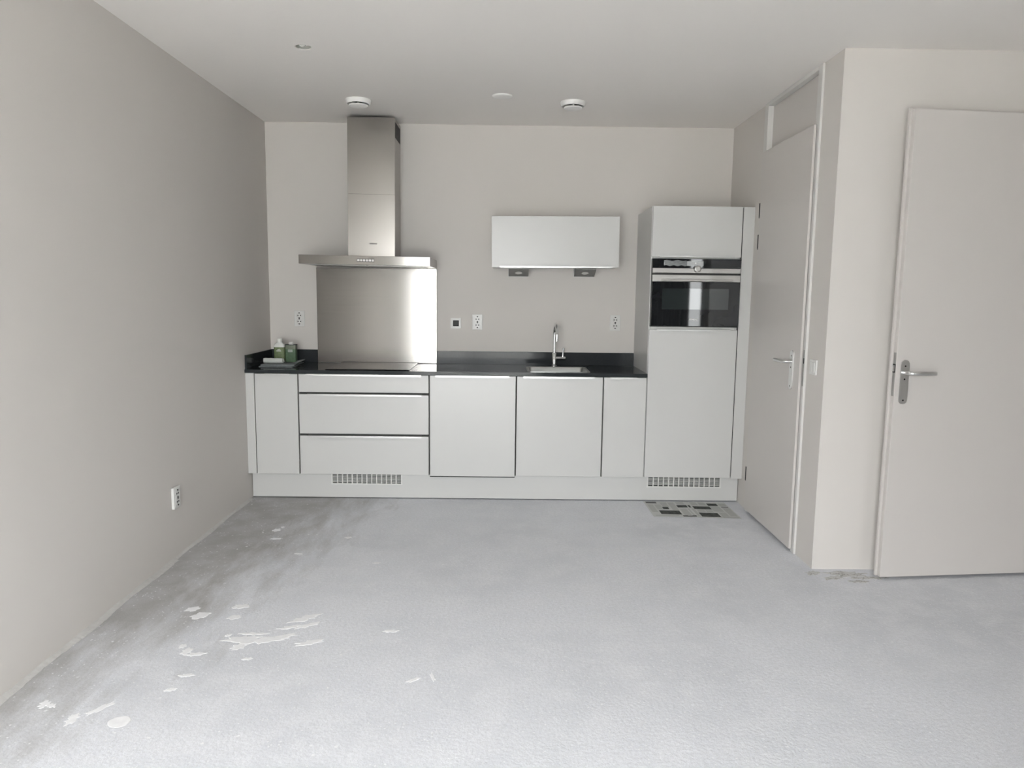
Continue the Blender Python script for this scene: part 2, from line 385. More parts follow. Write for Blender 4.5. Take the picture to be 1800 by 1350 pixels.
SPL = [(0.393, -1.215, .022, .030, 0), (0.415, -1.16, .012, .014, 0), (0.438, -1.373, .030, .016, 0), (0.858, -1.341, .022, .016, 0),
       (0.423, -2.412, .040, .032, 0.3), (0.362, -2.345, .034, .022, 0.2), (0.581, -2.427, .032, .020, 0.5), (0.571, -2.313, .035, .026, 0.2),
       (0.690, -2.63, .060, .026, 0.1), (0.755, -2.645, .075, .034, 0.2), (0.845, -2.615, .07, .018, 0.4), (0.70, -2.70, .034, .02, 0.4), (0.72, -2.585, .05, .012, 0.1),
       (0.90, -2.43, .060, .026, 0.5), (0.93, -2.50, .045, .018, 0.6), (0.86, -2.52, .05, .012, 0.3), (0.505, -2.742, .022, .024, 0), (0.55, -2.765, .030, .016, 0.2), (0.47, -2.70, .016, .014, 0),
       (0.174, -3.132, .020, .020, 0.6), (0.204, -3.14, .014, .016, 0.6), (0.384, -3.155, .012, .05, -0.5), (0.324, -3.221, .018, .032, -0.2),
       (0.585, -2.929, .026, .012, 0), (0.571, -3.03, .020, .012, 0), (0.62, -2.60, .014, .010, 0), (0.77, -2.80, .020, .010, 0.4), (0.98, -2.66, .05, .02, 0.3),
       (1.45, -2.95, .028, .009, 0.5), (1.52, -2.93, .008, .028, 0.2), (1.30, -2.55, .03, .012, 0.2), (0.64, -1.62, .02, .01, 0), (1.1, -1.75, .018, .01, 0.3)]
for i, (x, y, a, b_, r) in enumerate(SPL): splash(x, y, a, b_, r, 100+i, 5 if i < 8 else 6, 0.3 if i < 8 else 0.48)
for i, (x, y, a, b_) in enumerate(((3.60, -1.845, .11, .035), (3.52, -1.90, .06, .025), (3.70, -1.90, .09, .022), (3.43, -1.84, .035, .03), (3.62, -1.95, .06, .014))):
    splash(x, y, a, b_, 0.1, 300+i*3, 7, 0.5, 'chipped_patch', 'cracked')
bm_j = splash(0.491, -3.235, .038, .034, 0, 5, lobes=3, rough=0.06)

# ------------------------------------------------------------------ windows (behind and beside the camera)
def window(name, label, along, a0, a1, z0, z1, c0, c1, mull):
    """along 'x': window in plane y; 'y': window in plane x. c0..c1 = depth range"""
    def bx(u0, u1, d0, d1, w0, w1, r=0.004):
        return B(u0, u1, d0, d1, w0, w1, r) if along == 'x' else B(d0, d1, u0, u1, w0, w1, r)
    cx = ((a0+a1)/2, (c0+c1)/2, z0) if along == 'x' else ((c0+c1)/2, (a0+a1)/2, z0)
    t = thing(name, cx, label, 'window'); t['kind'] = 'structure'
    f = 0.06
    for (u0, u1, w0, w1) in ((a0, a0+f, z0, z1), (a1-f, a1, z0, z1), (a0+f, a1-f, z1-f, z1), (a0+f, a1-f, z0, z0+f)):
        finish('window_frame', bx(u0, u1, c0, c1, w0, w1), M['frame'], t)
    cuts = [a0+f] + [a0+(a1-a0)*q for q in mull] + [a1-f]
    for q in mull: finish('mullion', bx(a0+(a1-a0)*q-.035, a0+(a1-a0)*q+.035, c0, c1, z0+f, z1-f), M['frame'], t)
    for u0, u1 in zip(cuts, cuts[1:]):
        mid = (c0+c1)/2; finish('pane', bx(u0+.0, u1-.0, mid-.004, mid+.004, z0+f, z1-f, 0), M['glass'], t)
window('window_1', 'wide glazed garden front in the wall opposite the kitchen', 'x', WIN_A[0], WIN_A[1], 0, WIN_A[3], YW-0.14, YW-0.07, (0.5,))
window('window_2', 'narrow window beside the curtain opposite the kitchen', 'x', WIN_C[0], WIN_C[1], 0.85, 2.35, YW-0.14, YW-0.07, ())
bm = bmesh.new(); k = 80; pr = None
for i in range(k+1):
    x = 3.92 + 0.58*i/k; y = YW+0.09+0.03*math.sin(i*0.55)+0.008*math.sin(i*1.7)
    row = [bm.verts.new((x, y, 0.04)), bm.verts.new((x, y, 2.5)), bm.verts.new((x, y+0.004, 2.5)), bm.verts.new((x, y+0.004, 0.04))]
    if pr:
        for a in range(4): bm.faces.new((pr[a], pr[(a+1) % 4], row[(a+1) % 4], row[a]))
    pr = row
o = finish('curtain', bm, M['curtain'], origin=(4.15, YW+0.09, 0.04), smooth=60); tag(o, 'grey pleated curtain hanging beside the narrow window', 'curtain')
o = finish('curtain_rod', tube(bmesh.new(), [(3.95, YW+0.09, 2.51), (5.1, YW+0.09, 2.51)], 0.012), M['alu'], origin=(4.5, YW+0.09, 2.51)); tag(o, 'thin metal rod above the grey curtain', 'curtain rod')
for x in (4.0, 5.05):
    finish('bracket', B(x-.01, x+.01, YW, YW+0.09, 2.50, 2.52), M['alu'], o)
struct('ground_outside', B(-14, 20, -26, YW-0.2, -0.2, -0.06), M['terrace'], 'paved ground outside the windows', 'ground')


# ------------------------------------------------------------------ doors
# pantry door in the side wall (closed, leaf overlapping the frame)
d1 = thing('door_1', (XR, -1.12, 0), 'closed white pantry door with a solid panel above, beside the tall cabinet', 'door'); d1['kind'] = 'structure'
FX = XR-0.012
finish('jamb', B(FX, XR+0.11, -0.75, -0.69, 0, H-0.001, 0.002), M['frame'], d1)
finish('jamb', B(FX, XR+0.11, -1.553, -1.50, 0, H-0.001, 0.002), M['frame'], d1)
finish('frame_head', B(FX, XR+0.11, -1.50, -0.75, H-0.024, H-0.001, 0.001), M['frame'], d1)
finish('transom_panel', B(XR+0.022, XR+0.05, -1.50, -0.75, 2.33, H-0.026, 0.001), M['door'], d1)
finish('door_stop', B(XR+0.05, XR+0.08, -1.50, -0.75, 2.30, 2.40, 0.001), M['frame'], d1)
leaf = finish('leaf', B(FX-0.018, FX-0.003, -1.527, -0.735, 0.022, 2.372, 0.003, 3), M['door'], d1)
finish('leaf_core', B(FX-0.0031, FX+0.026, -1.497, -0.755, 0.024, 2.36, 0.001), M['door'], leaf)
for z in (2.01, 1.81, 0.27):
    h = finish('hinge', cyl(bmesh.new(), (FX-0.012, -0.735, z-0.045), (0, 0, 1), 0.0075, 0.09, 12), M['alu'], d1, smooth=40)
    finish('pin_tip', cyl(bmesh.new(), (FX-0.012, -0.735, z-0.051), (0, 0, 1), 0.009, 0.006, 10), M['dark'], h)
    finish('hinge_joint', cyl(bmesh.new(), (FX-0.012, -0.735, z+0.012), (0, 0, 1), 0.008, 0.004, 10), M['dark'], h)
    finish('hinge_gap', B(FX-0.0205, FX-0.0175, -0.742, -0.730, z-0.044, z+0.044), M['dark'], h)
sp_ = finish('strike_plate', B(FX-0.0015, FX+0.001, -1.548, -1.531, 0.965, 1.165, 0.0005), M['alu_d'], d1)
finish('latch_hole', B(FX-0.0022, FX, -1.545, -1.534, 1.09, 1.12), M['dark'], sp_)
def handle(parent, along, px, face, zc, sgn, name='door_handle', plate=(0.046, 0.2)):
    """lever on a long rounded backplate. along = 'x' (leaf faces -y) or 'y' (leaf faces -x); sgn = direction of the lever"""
    def T(u, d, z): return (u, face-d, z) if along == 'x' else (face-d, u, z)
    w, hgt = plate; bm = bmesh.new(); n = 12; ring = []
    for cz, a0 in ((zc+hgt*0.28, 0), (zc-hgt*0.72+w/2, math.pi)):
        for i in range(n+1):
            a = a0+math.pi*i/n; ring.append((px+w/2*math.cos(a), cz+(w/2*math.sin(a) if a0 == 0 else w/2*math.sin(a))))
    f = [bm.verts.new(T(u, 0.006, z)) for u, z in ring]; b_ = [bm.verts.new(T(u, 0.0, z)) for u, z in ring]
    bm.faces.new(f); bm.faces.new(b_[::-1])
    for i in range(len(f)): bm.faces.new((f[i], f[(i+1) % len(f)], b_[(i+1) % len(f)], b_[i]))
    h = finish(name, bm, M['alu'], parent)
    lv = [T(px, 0.004, zc+0.015), T(px, 0.03, zc+0.015), T(px+sgn*0.004, 0.04, zc+0.015), T(px+sgn*0.014, 0.048, zc+0.015), T(px+sgn*0.04, 0.052, zc+0.015), T(px+sgn*0.135, 0.052, zc+0.015)]
    finish('lever', tube(bmesh.new(), lv, 0.0095, 14), M['alu'], h, smooth=50)
    for dz in (0.048, -0.018, -0.125):
        finish('screw', cyl(bmesh.new(), T(px, 0.0055, zc+dz), (0, -1, 0) if along == 'x' else (-1, 0, 0), 0.0045, 0.0012, 10), M['dark'], h)
    return h
handle(d1, 'y', -1.418, FX-0.018, 1.075, +1)

# open door: leaf swung right back in front of the wall
d2 = thing('door_2', (3.729, -1.93, 0), 'open white door swung back against the wall, with lever handle', 'door', rotz=math.atan2(0.09, 0.92), local=True); d2['kind'] = 'structure'
leaf2 = finish('leaf', B(0.012, 0.93, 0.0, 0.026, 0.016, 2.362, 0.0025), M['door'], d2)
finish('leaf_lip', B(0.0, 0.94, 0.0255, 0.041, 0.016, 2.372, 0.0025), M['door'], leaf2)
# order of layers seen from the camera: core towards the room, lip behind
fp = finish('lock_plate', B(0.0105, 0.0125, 0.004, 0.023, 0.965, 1.185, 0.0005), M['alu_d'], d2)
finish('latch', B(0.0, 0.0125, 0.006, 0.021, 1.09, 1.122, 0.001), M['chrome'], fp)
finish('latch_slot', B(0.0098, 0.0112, 0.003, 0.024, 1.084, 1.128), M['dark'], fp)
handle(d2, 'x', 0.058, 0.0, 1.07, +1)
for z in (0.3, 1.8, 2.05): finish('hinge', cyl(bmesh.new(), (0.945, 0.034, z-.045), (0, 0, 1), 0.008, 0.09, 12), M['alu'], d2)
# frame of that doorway (right of the picture)
dfr = thing('door_3', (5.16, YC, 0), 'white frame of the open hallway doorway', 'door frame'); dfr['kind'] = 'structure'
finish('jamb', B(4.665, 4.73, YC-0.012, YC+0.11, 0, 2.42, 0.002), M['frame'], dfr)
finish('jamb', B(5.59, 5.65, YC-0.012, YC+0.11, 0, 2.42, 0.002), M['frame'], dfr)
finish('frame_head', B(4.73, 5.59, YC-0.012, YC+0.11, 2.36, 2.42, 0.002), M['frame'], dfr)

# ------------------------------------------------------------------ kitchen units
XS = [0.06, 0.36, 1.26, 1.86, 2.46, 2.76, 3.368]
YF = -0.567; ZB = 0.190; ZT = 0.894; FT = 0.02; G = 0.0045
def carcass(parent, x0, x1, z0, z1, yfront=YF+FT+0.002):
    o = finish('carcass', B(x0+.001, x1-.001, yfront, -0.003, z0, z1), M['carcass'], parent)
    finish('front_gap_shade', B(x0+.0012, x1-.0012, yfront-0.0015, yfront+0.002, z0+.002, z1-.002), M['edge'], o)  # dark sheet behind the fronts, paints the shade seen in their gaps
    return o
def front(parent, name, x0, x1, z0, z1, handle_=None, hz='top', g=G):
    f = finish(name, B(x0+g, x1-g, YF, YF+FT, z0, z1, 0.0016, 2), M['front'], parent)
    if handle_:
        a, b_ = handle_; bm = bmesh.new()
        if hz == 'top':
            pr = [(YF+FT, z1), (YF+FT, z1+.003), (YF-.016, z1+.003), (YF-.016, z1-.010), (YF-.0135, z1-.010), (YF-.0135, z1)]
        else:
            pr = [(YF+FT, z0), (YF+FT, z0-.003), (YF-.016, z0-.003), (YF-.016, z0+.012), (YF-.0135, z0+.012), (YF-.0135, z0)]
        L_ = [bm.verts.new((a, y, z)) for y, z in pr]; R_ = [bm.verts.new((b_, y, z)) for y, z in pr]
        bm.faces.new(L_); bm.faces.new(R_[::-1])
        for i in range(6): bm.faces.new((L_[i], L_[(i+1) % 6], R_[(i+1) % 6], R_[i]))
        h = finish('handle', bm, M['grip'], f); h['label'] = 'slim aluminium grip strip'
    return f
def unit(name, x0, x1, label, cat='cabinet', group='white kitchen units along the back wall'):
    return thing(name, ((x0+x1)/2, YF/2, 0.17), label, cat, group)
c = unit('base_cabinet', XS[0], XS[1], 'narrow white base cabinet at the left end, below the folded grey cloth')
carcass(c, XS[0], XS[1], 0.185, 0.894); front(c, 'cabinet_door', XS[0], XS[1], ZB, ZT-0.004, (0.133, 0.308))
c = unit('drawer_cabinet', XS[1], XS[2], 'wide white base unit with three stacked drawers below the hob')
carcass(c, XS[1], XS[2], 0.185, 0.894)
for z0, z1 in ((0.767, ZT-0.004), (0.477, 0.752), (ZB, 0.462)): front(c, 'drawer', XS[1], XS[2], z0, z1, (0.42, 1.207))
c = unit('base_cabinet', XS[2], XS[3], 'white base cabinet between the three drawers and the sink cabinet')
carcass(c, XS[2], XS[3], 0.185, 0.894); front(c, 'cabinet_door', XS[2], XS[3], 0.184, ZT-0.004, (1.305, 1.81), g=0.005)
finish('bottom_gap_shade', B(XS[2]+.004, XS[3]-.004, YF+.003, YF+FT, 0.177, 0.184), M['edge'], c)  # dark strip standing in for the shadow gap under this front
c = unit('sink_cabinet', XS[3], XS[4], 'white base cabinet directly below the sink and tap')
cb_ = finish('carcass', slab([XS[3]+.001, XS[4]-.001], [YF+FT+.002, -0.003], 0.185, 0.70, (0, 1, 2)), M['carcass'], c)
finish('front_gap_shade', B(XS[3]+.0012, XS[4]-.0012, YF+FT+.0005, YF+FT+.004, .187, .892), M['edge'], cb_)  # same dark sheet for the gap shade around the sink door
front(c, 'cabinet_door', XS[3], XS[4], ZB, ZT-0.004, (1.907, 2.395))
c = unit('base_cabinet', XS[4], XS[5], 'narrow white base cabinet right beside the tall oven cabinet')
carcass(c, XS[4], XS[5], 0.185, 0.894); front(c, 'cabinet_door', XS[4], XS[5], ZB, ZT-0.004, (2.506, 2.69))
# tall cabinet: open niche for the oven
c = unit('tall_cabinet', XS[5], XS[6], 'tall white cabinet with the black oven built into it')
finish('side_panel', B(XS[5], XS[5]+.018, YF+FT+.001, -0.003, 0.186, 2.05, 0.001), M['front'], c)
finish('side_panel', B(XS[6]-.018, XS[6], YF+FT+.001, -0.003, 0.186, 2.05, 0.001), M['front'], c)
finish('top_panel', B(XS[5]+.018, XS[6]-.018, YF+FT+.001, -0.003, 2.03, 2.05), M['front'], c)
for z in (0.187, 1.225, 1.702): finish('shelf', B(XS[5]+.018, XS[6]-.018, YF+FT+.001, -0.02, z, z+.017), M['carcass'], c)
finish('back_panel', B(XS[5]+.018, XS[6]-.018, -0.02, -0.003, 0.19, 2.03), M['carcass'], c)
front(c, 'cabinet_door', XS[5], XS[6], ZB, 1.224, (2.812, 3.314), g=0.003)
front(c, 'cabinet_door', XS[5], XS[6], 1.714, 2.05, (2.817, 3.32), 'bottom', g=0.003)
finish('side_gap_shade', B(XS[6]-.003, XS[6]+.003, YF+.004, YF+FT, 0.2, 2.045), M['edge'], c)  # dark strip painting the shade in the gap beside the filler
# filler strips
o = finish('filler_panel', B(0.001, XS[0]-.001, YF, YF+.018, 0.19, 0.894, 0.001), M['front'], origin=(0.03, YF, 0.19)); tag(o, 'narrow white filler strip between the left wall and the first base cabinet', 'filler panel')
o = finish('filler_panel', B(XS[6]+.003, XR-.001, YF, YF+.018, 0.185, 2.05, 0.001), M['front'], origin=(3.41, YF, 0.185)); tag(o, 'tall narrow white filler strip between the oven cabinet and the pantry door', 'filler panel')
# plinth with two ventilation grilles
YP = -0.500
p = thing('plinth', (1.72, YP, 0), 'long white plinth below the kitchen units with two ventilation grilles', 'plinth')
GR = [(0.567, 1.057), (2.801, 3.317)]; gz0, gz1 = 0.106, 0.178
finish('plinth_board', slab([0.006, XR-.006], [0.008, 0.183], YP, YP+.016, (0, 2, 1), [(a, b_, gz0, gz1) for a, b_ in GR]), M['front'], p)
for a, b_ in GR:
    g = finish('vent_grille', slab([a-.006, b_+.006], [gz0-.005, gz1+.004], YP-.004, YP+.004, (0, 2, 1), [(a+.004, b_-.004, gz0+.004, gz1-.004)]), M['plastic'], p)
    finish('backing', B(a, b_, YP+.018, YP+.022, gz0, gz1), M['grille_dark'], g)
    for i in range(1, 14):
        x = a+.004+(b_-a-.008)*i/14; finish('bar', B(x-.0035, x+.0035, YP-.003, YP+.006, gz0+.004, gz1-.004), M['plastic'], g)
    for i in range(1, 7):
        z = gz0+.004+(gz1-gz0-.008)*i/7; finish('slat', B(a+.004, b_-.004, YP-.002, YP+.008, z-.0017, z+.0017), M['plastic'], g)

# worktop with sink cut-out and upstands
ZW = 0.919; YWF = -0.580
SK = (1.945, 2.362, -0.525, -0.165)
w = thing('worktop', (1.38, -0.29, 0.896), 'polished black stone worktop with low upstands', 'worktop')
sl = slab([0.001, XS[5]-.001], [YWF, -0.001], 0.8955, ZW, (0, 1, 2), [SK]); finish('worktop_slab', sl, M['stone'], w)
finish('upstand', B(0.001, 0.013, YWF+.012, -0.013, ZW, 1.016, 0.0008), M['stone'], w)
finish('upstand', B(0.001, 0.357, -0.013, -0.001, ZW, 1.016, 0.0008), M['stone'], w)
finish('upstand', B(1.262, XS[5]-.001, -0.013, -0.001, ZW, 1.016, 0.0008), M['stone'], w)
# sink bowl
s = thing('sink', ((SK[0]+SK[1])/2, (SK[2]+SK[3])/2, 0.74), 'square stainless steel sink set into the worktop below the tap', 'sink')
def rrect(x0, x1, y0, y1, r, z, bm, k=6):
    vs = []
    for cx_, cy_, a0 in ((x1-r, y1-r, 0), (x0+r, y1-r, math.pi/2), (x0+r, y0+r, math.pi), (x1-r, y0+r, 1.5*math.pi)):
        for i in range(k+1): a = a0+math.pi/2*i/k; vs.append(bm.verts.new((cx_+r*math.cos(a), cy_+r*math.sin(a), z)))
    return vs
bm = bmesh.new(); x0, x1, y0, y1 = SK
loops = [rrect(x0-.012, x1+.012, y0-.012, y1+.012, .03, ZW+.0006, bm), rrect(x0-.012, x1+.012, y0-.012, y1+.012, .03, ZW+.0022, bm), rrect(x0+.006, x1-.006, y0+.006, y1-.006, .022, ZW+.002, bm), rrect(x0+.010, x1-.010, y0+.010, y1-.010, .022, ZW-.004, bm),
         rrect(x0+.014, x1-.014, y0+.014, y1-.014, .024, 0.775, bm), rrect(x0+.034, x1-.034, y0+.034, y1-.034, .03, 0.757, bm), rrect(x0+.15, x1-.15, y0+.13, y1-.13, .03, 0.752, bm)]
for A, D in zip(loops, loops[1:]):
    for i in range(len(A)): bm.faces.new((A[i], A[(i+1) % len(A)], D[(i+1) % len(A)], D[i]))
bm.faces.new(loops[-1])
finish('basin', bm, M['sinksteel'], s, smooth=40)
finish('drain', lathe(bmesh.new(), [(0, .004), (.02, .004), (.022, .002), (.036, .003), (.042, .0)], ((x0+x1)/2, (y0+y1)/2, 0.752)), M['chrome'], s, smooth=40)
# tap
tx, ty = 2.149, -0.075
t = thing('kitchen_tap', (tx, ty, ZW), 'chrome swan-neck kitchen tap with side lever behind the sink', 'tap')
finish('base_ring', lathe(bmesh.new(), [(0, .001), (.025, .001), (.025, .006), (.021, .009), (0, .009)], (tx, ty, ZW)), M['chrome'], t, smooth=40)
finish('column', lathe(bmesh.new(), [(0, .006), (.0165, .006), (.0165, .095), (.0125, .1), (0, .1)], (tx, ty, ZW)), M['chrome'], t, smooth=40)
pts = [(tx, ty, ZW+.095), (tx, ty, ZW+.16), (tx, ty, ZW+.235)]; R_ = 0.085
for i in range(1, 17):
    a = math.pi*i/16*1.0; dy = R_*(1-math.cos(a)); pts.append((tx+0.03*dy, ty-dy, ZW+.235+R_*math.sin(a)))
pts += [(tx+0.03*.17, ty-.17, ZW+.21), (tx+0.03*.17, ty-.17, ZW+.195)]
finish('spout', tube(bmesh.new(), pts, 0.0108, 16), M['chrome'], t, smooth=60)
lv = finish('mixer_body', cyl(bmesh.new(), (tx, ty, ZW+.058), (1, 0, 0), 0.0125, 0.085, 20, 0.002), M['chrome'], t, smooth=40)
finish('lever', tube(bmesh.new(), [(tx+.064, ty, ZW+.06), (tx+.066, ty, ZW+.09), (tx+.068, ty-.004, ZW+.135)], 0.0080, 12), M['chrome'], lv, smooth=50)
# hob
o = finish('induction_hob', B(0.542, 1.12, -0.545, -0.05, ZW+.0005, ZW+.0065, 0.002), M['glass_black'], origin=(0.83, -0.3, ZW+.0005)); tag(o, 'flat black glass induction hob set on the worktop below the hood', 'hob')
# splashback
o = finish('splashback_panel', B(0.359, 1.259, -0.016, -0.004, ZW+.003, 1.632, 0.001), M['steel_h'], origin=(0.809, -0.01, ZW+.003)); tag(o, 'brushed stainless steel splashback panel between hob and hood', 'splashback')

# ------------------------------------------------------------------ cooker hood
HX = 0.811
h = thing('cooker_hood', (HX, -0.002, 1.636), 'stainless steel chimney cooker hood above the steel splashback', 'cooker hood')
can = finish('canopy', B(0.363, 1.259, -0.495, -0.003, 1.638, 1.699, 0.0015), M['steel_h'], h)
for a, b_ in ((0.42, 0.80), (0.82, 1.20)): finish('filter', B(a, b_, -0.42, -0.08, 1.634, 1.6385), M['steel_d'], can)
for i in range(6):
    x = 0.762+i*0.0195; bt = finish('button', B(x+.0015, x+.0175, -0.4985, -0.4940, 1.661, 1.675, 0.001), M['oven_steel'], can)
    finish('button_rim', slab([x, x+.019], [1.6585, 1.6775], -0.4962, -0.4948, (0, 2, 1), [(x+.003, x+.016, 1.6622, 1.6738)]), M['dark'], bt)
lo = finish('chimney_lower', B(0.655, 0.988, -0.283, -0.003, 1.699, 2.137, 0.001), M['steel'], h)
text_obj('logo', 'SIEMENS', 0.0145, M['ink_dark'], lo, (0.834, -0.2832, 1.795))
up_ = finish('chimney_upper', B(0.653, 0.986, -0.277, -0.003, 2.1375, 2.662, 0.001), M['steel'], h)
for i in range(6):
    y = -0.265+i*0.04; finish('vent_slot', B(0.984, 0.9868, y, y+.03, 2.53, 2.635), M['dark'], up_)
h.rotation_euler = (0, math.radians(0.5), 0)

# ------------------------------------------------------------------ wall cabinet and its two lights
wc = thing('wall_cabinet', (2.128, -0.17, 1.642), 'white wall cabinet with lift-up front hanging above the sink', 'cabinet')
finish('carcass', B(1.681, 2.575, -0.310, -0.002, 1.645, 1.995, 0.001), M['front'], wc)
fl = finish('flap_door', B(1.678, 2.578, -0.332, -0.312, 1.642, 1.997, 0.0016), M['front'], wc)
bm = bmesh.new(); pr = [(-.312, 1.642), (-.312, 1.639), (-.348, 1.639), (-.348, 1.651), (-.3455, 1.651), (-.3455, 1.642)]
L_ = [bm.verts.new((1.737, y, z)) for y, z in pr]; R2 = [bm.verts.new((2.526, y, z)) for y, z in pr]
bm.faces.new(L_); bm.faces.new(R2[::-1])
for i in range(6): bm.faces.new((L_[i], L_[(i+1) % 6], R2[(i+1) % 6], R2[i]))
finish('handle', bm, M['grip'], fl)
wc.rotation_euler = (0, math.radians(-0.45), 0)
def cab_light(x0, x1, zb, zt, label, switch):
    t = thing('cabinet_light', ((x0+x1)/2, -0.07, zt), label, 'light', 'lights under the wall cabinet')
    y0, y1 = -0.155, -0.004
    # wedge: slanted face from the bottom rear lip to the top front edge
    bm = bmesh.new(); prof = [(y1, zt), (y0, zt), (y0, zt-.006), (y1-.03, zb), (y1, zb)]
    A = [bm.verts.new((x0, y, z)) for y, z in prof]; D = [bm.verts.new((x1, y, z)) for y, z in prof]
    bm.faces.new(A); bm.faces.new(D[::-1])
    for i in range(5): bm.faces.new((A[i], A[(i+1) % 5], D[(i+1) % 5], D[i]))
    hs = finish('housing', bm, M['lamp_grey'], t)
    dirv = Vector((0, y1-.03-y0, zb-(zt-.006))).normalized(); nrm = Vector((0, dirv.z, -dirv.y))
    if nrm.y > 0: nrm = -nrm
    cen = Vector(((x0+x1)/2, (y0+y1-.03)/2, (zb+zt-.006)/2))
    finish('lamp_ring', lathe(bmesh.new(), [(.026, 0), (.026, .003), (.033, .003), (.034, 0)], cen, nrm), M['steel_d'], hs, smooth=40)
    finish('lamp_lens', lathe(bmesh.new(), [(0, .004), (.02, .003), (.026, .0005)], cen, nrm), M['plastic'], hs, smooth=60)
    for (a, b_, q0, q1) in ((x0-.003, x0, zb, zt), (x1, x1+.003, zb, zt), (x0-.003, x1+.003, zb-.004, zb)):
        finish('trim', B(a, b_, y1-.034, y1, q0, q1), M['plastic'], t)
    if switch: finish('switch', B(x1-.02, x1-.012, y1-.06, y1-.045, zb+.012, zb+.03), M['dark'], t)
cab_light(1.799, 1.947, 1.583, 1.640, 'small wedge light under the wall cabinet, left one without a switch', False)
cab_light(2.289, 2.440, 1.587, 1.643, 'small wedge light under the wall cabinet, right one with a black switch', True)

# ------------------------------------------------------------------ oven
YO = -0.588
ov = thing('built_in_oven', (3.064, YO, 1.243), 'black glass and steel compact oven built into the tall cabinet', 'oven')
ox0, ox1 = 2.766, 3.364
finish('body', B(2.785, 3.345, YO+.025, -0.06, 1.2435, 1.690), M['edge'], ov)
finish('surround', B(ox0, ox1, YO+.016, YO+.04, 1.2435, 1.702), M['edge'], ov)
cp_ = finish('control_panel', B(ox0, ox1, YO, YO+.018, 1.640, 1.701, 0.0015), M['glass_black'], ov)
finish('display', B(2.995, 3.108, YO-.0006, YO+.002, 1.655, 1.685), M['display'], cp_)
finish('display_symbol', B(3.052, 3.060, YO-.001, YO+.001, 1.668, 1.678), M['ink_white'], cp_)
bm = bmesh.new(); k = 26; pr = None
for i in range(k+1):
    x = 2.842+(2.992-2.842)*i/k
    row = [bm.verts.new((x, YO-.001-.0015*abs(math.sin(i*0.9)), 1.655+.003*math.sin(i*.7))), bm.verts.new((x, YO-.0012-.003*abs(math.sin(i*1.3)), 1.672)), bm.verts.new((x, YO-.001-.0015*abs(math.sin(i*.7)), 1.690+.003*math.sin(i*.5))),
           bm.verts.new((x, YO-.0003, 1.690+.003*math.sin(i*.5))), bm.verts.new((x, YO-.0003, 1.655+.003*math.sin(i*.7)))]
    if pr:
        for a in range(5): bm.faces.new((pr[a], pr[(a+1) % 5], row[(a+1) % 5], row[a]))
    pr = row
f_ = finish('protective_film', bm, M['film'], cp_, smooth=60); f_['label'] = 'crumpled grey protective film'
finish('trim_strip', B(ox0+.002, ox1-.002, YO-.002, YO+.018, 1.607, 1.6385, 0.0015), M['oven_steel'], ov)
kn = finish('knob', lathe(bmesh.new(), [(0, .030), (.018, .030), (.022, .027), (.023, .0)], (3.066, YO-.002, 1.634), (0, -1, 0), 32), M['knob'], ov, smooth=40)
finish('knob_cap', lathe(bmesh.new(), [(0, .0), (.014, .0), (.015, -.002)], (3.066, YO-.0325, 1.634), (0, -1, 0), 24), M['knob'], kn, smooth=40)
dr = finish('oven_door', B(ox0+.001, ox1-.001, YO, YO+.018, 1.249, 1.548, 0.0015), M['glass_black'], ov)
finish('door_window', B(2.838, 3.288, YO-.0004, YO+.001, 1.363, 1.503), M['oven_win'], dr)
finish('door_trim', B(ox0+.002, ox1-.002, YO-.002, YO+.018, 1.5485, 1.594, 0.0015), M['oven_steel'], dr)
hb = finish('handle', B(2.828, 3.306, YO-.034, YO-.022, 1.552, 1.565, 0.003), M['oven_steel'], dr)
for x in (2.84, 3.294): finish('handle_post', B(x-.008, x+.008, YO-.024, YO-.001, 1.553, 1.564), M['dark'], hb)
text_obj('logo', 'SIEMENS', 0.016, M['ink_white'], dr, (3.055, YO-.0004, 1.294))

# ------------------------------------------------------------------ sockets, outlets, switch
def socket(name, c, normal, label, w=0.078, hgt=0.118, depth=0.012):
    """double earthed socket, plate centred at c on a wall, facing normal"""
    t = thing(name, c, label, 'socket', 'white double wall sockets')
    nx, ny = normal
    def bx(u0, u1, d0, d1, z0, z1, r=0.0):      # u along the wall, d out of the wall
        if ny: return B(c[0]+u0, c[0]+u1, c[1]-d1, c[1]-d0, c[2]+z0, c[2]+z1, r)
        return B(c[0]+d0, c[0]+d1, c[1]+u0, c[1]+u1, c[2]+z0, c[2]+z1, r)
    def pt(u, d, z): return (c[0]+u, c[1]-d, c[2]+z) if ny else (c[0]+d, c[1]+u, c[2]+z)
    ax = (0, -1, 0) if ny else (1, 0, 0)
    pl = finish('cover_plate', bx(-w/2, w/2, 0.0005, depth, -hgt/2, hgt/2, 0.003), M['plastic'], t)
    finish('inner_frame', bx(-.027, .027, depth-.001, depth+.0015, -.049, .049, 0.001), M['plastic'], t)
    for dz in (0.0225, -0.0225):
        wl_ = finish('socket_well', lathe(bmesh.new(), [(.0205, .0005), (.0212, .003), (.019, .003), (.0182, .0008), (0, .0008)], pt(0, depth+.0012, dz), ax, 28), M['plastic'], t, smooth=40)
        finish('well_shadow_ring', lathe(bmesh.new(), [(.0182, .001), (.0182, .0016), (.0172, .0016), (.0172, .001)], pt(0, depth+.0012, dz), ax, 28), M['alu_d'], wl_)
        for du in (-.0095, .0095): finish('pin_hole', cyl(bmesh.new(), pt(du, depth+.0012, dz), ax, .0046, .0022, 10), M['dark'], wl_)
        for e in (-.0185, .0185): finish('earth_clip', bx(-.005, .005, depth+.001, depth+.005, dz+e-.0035, dz+e+.0035), M['dark'], wl_)
    return t
socket('wall_socket', (0.224, 0.0, 1.250), (0, -1), 'white double socket left of the steel splashback, above the green bottles')
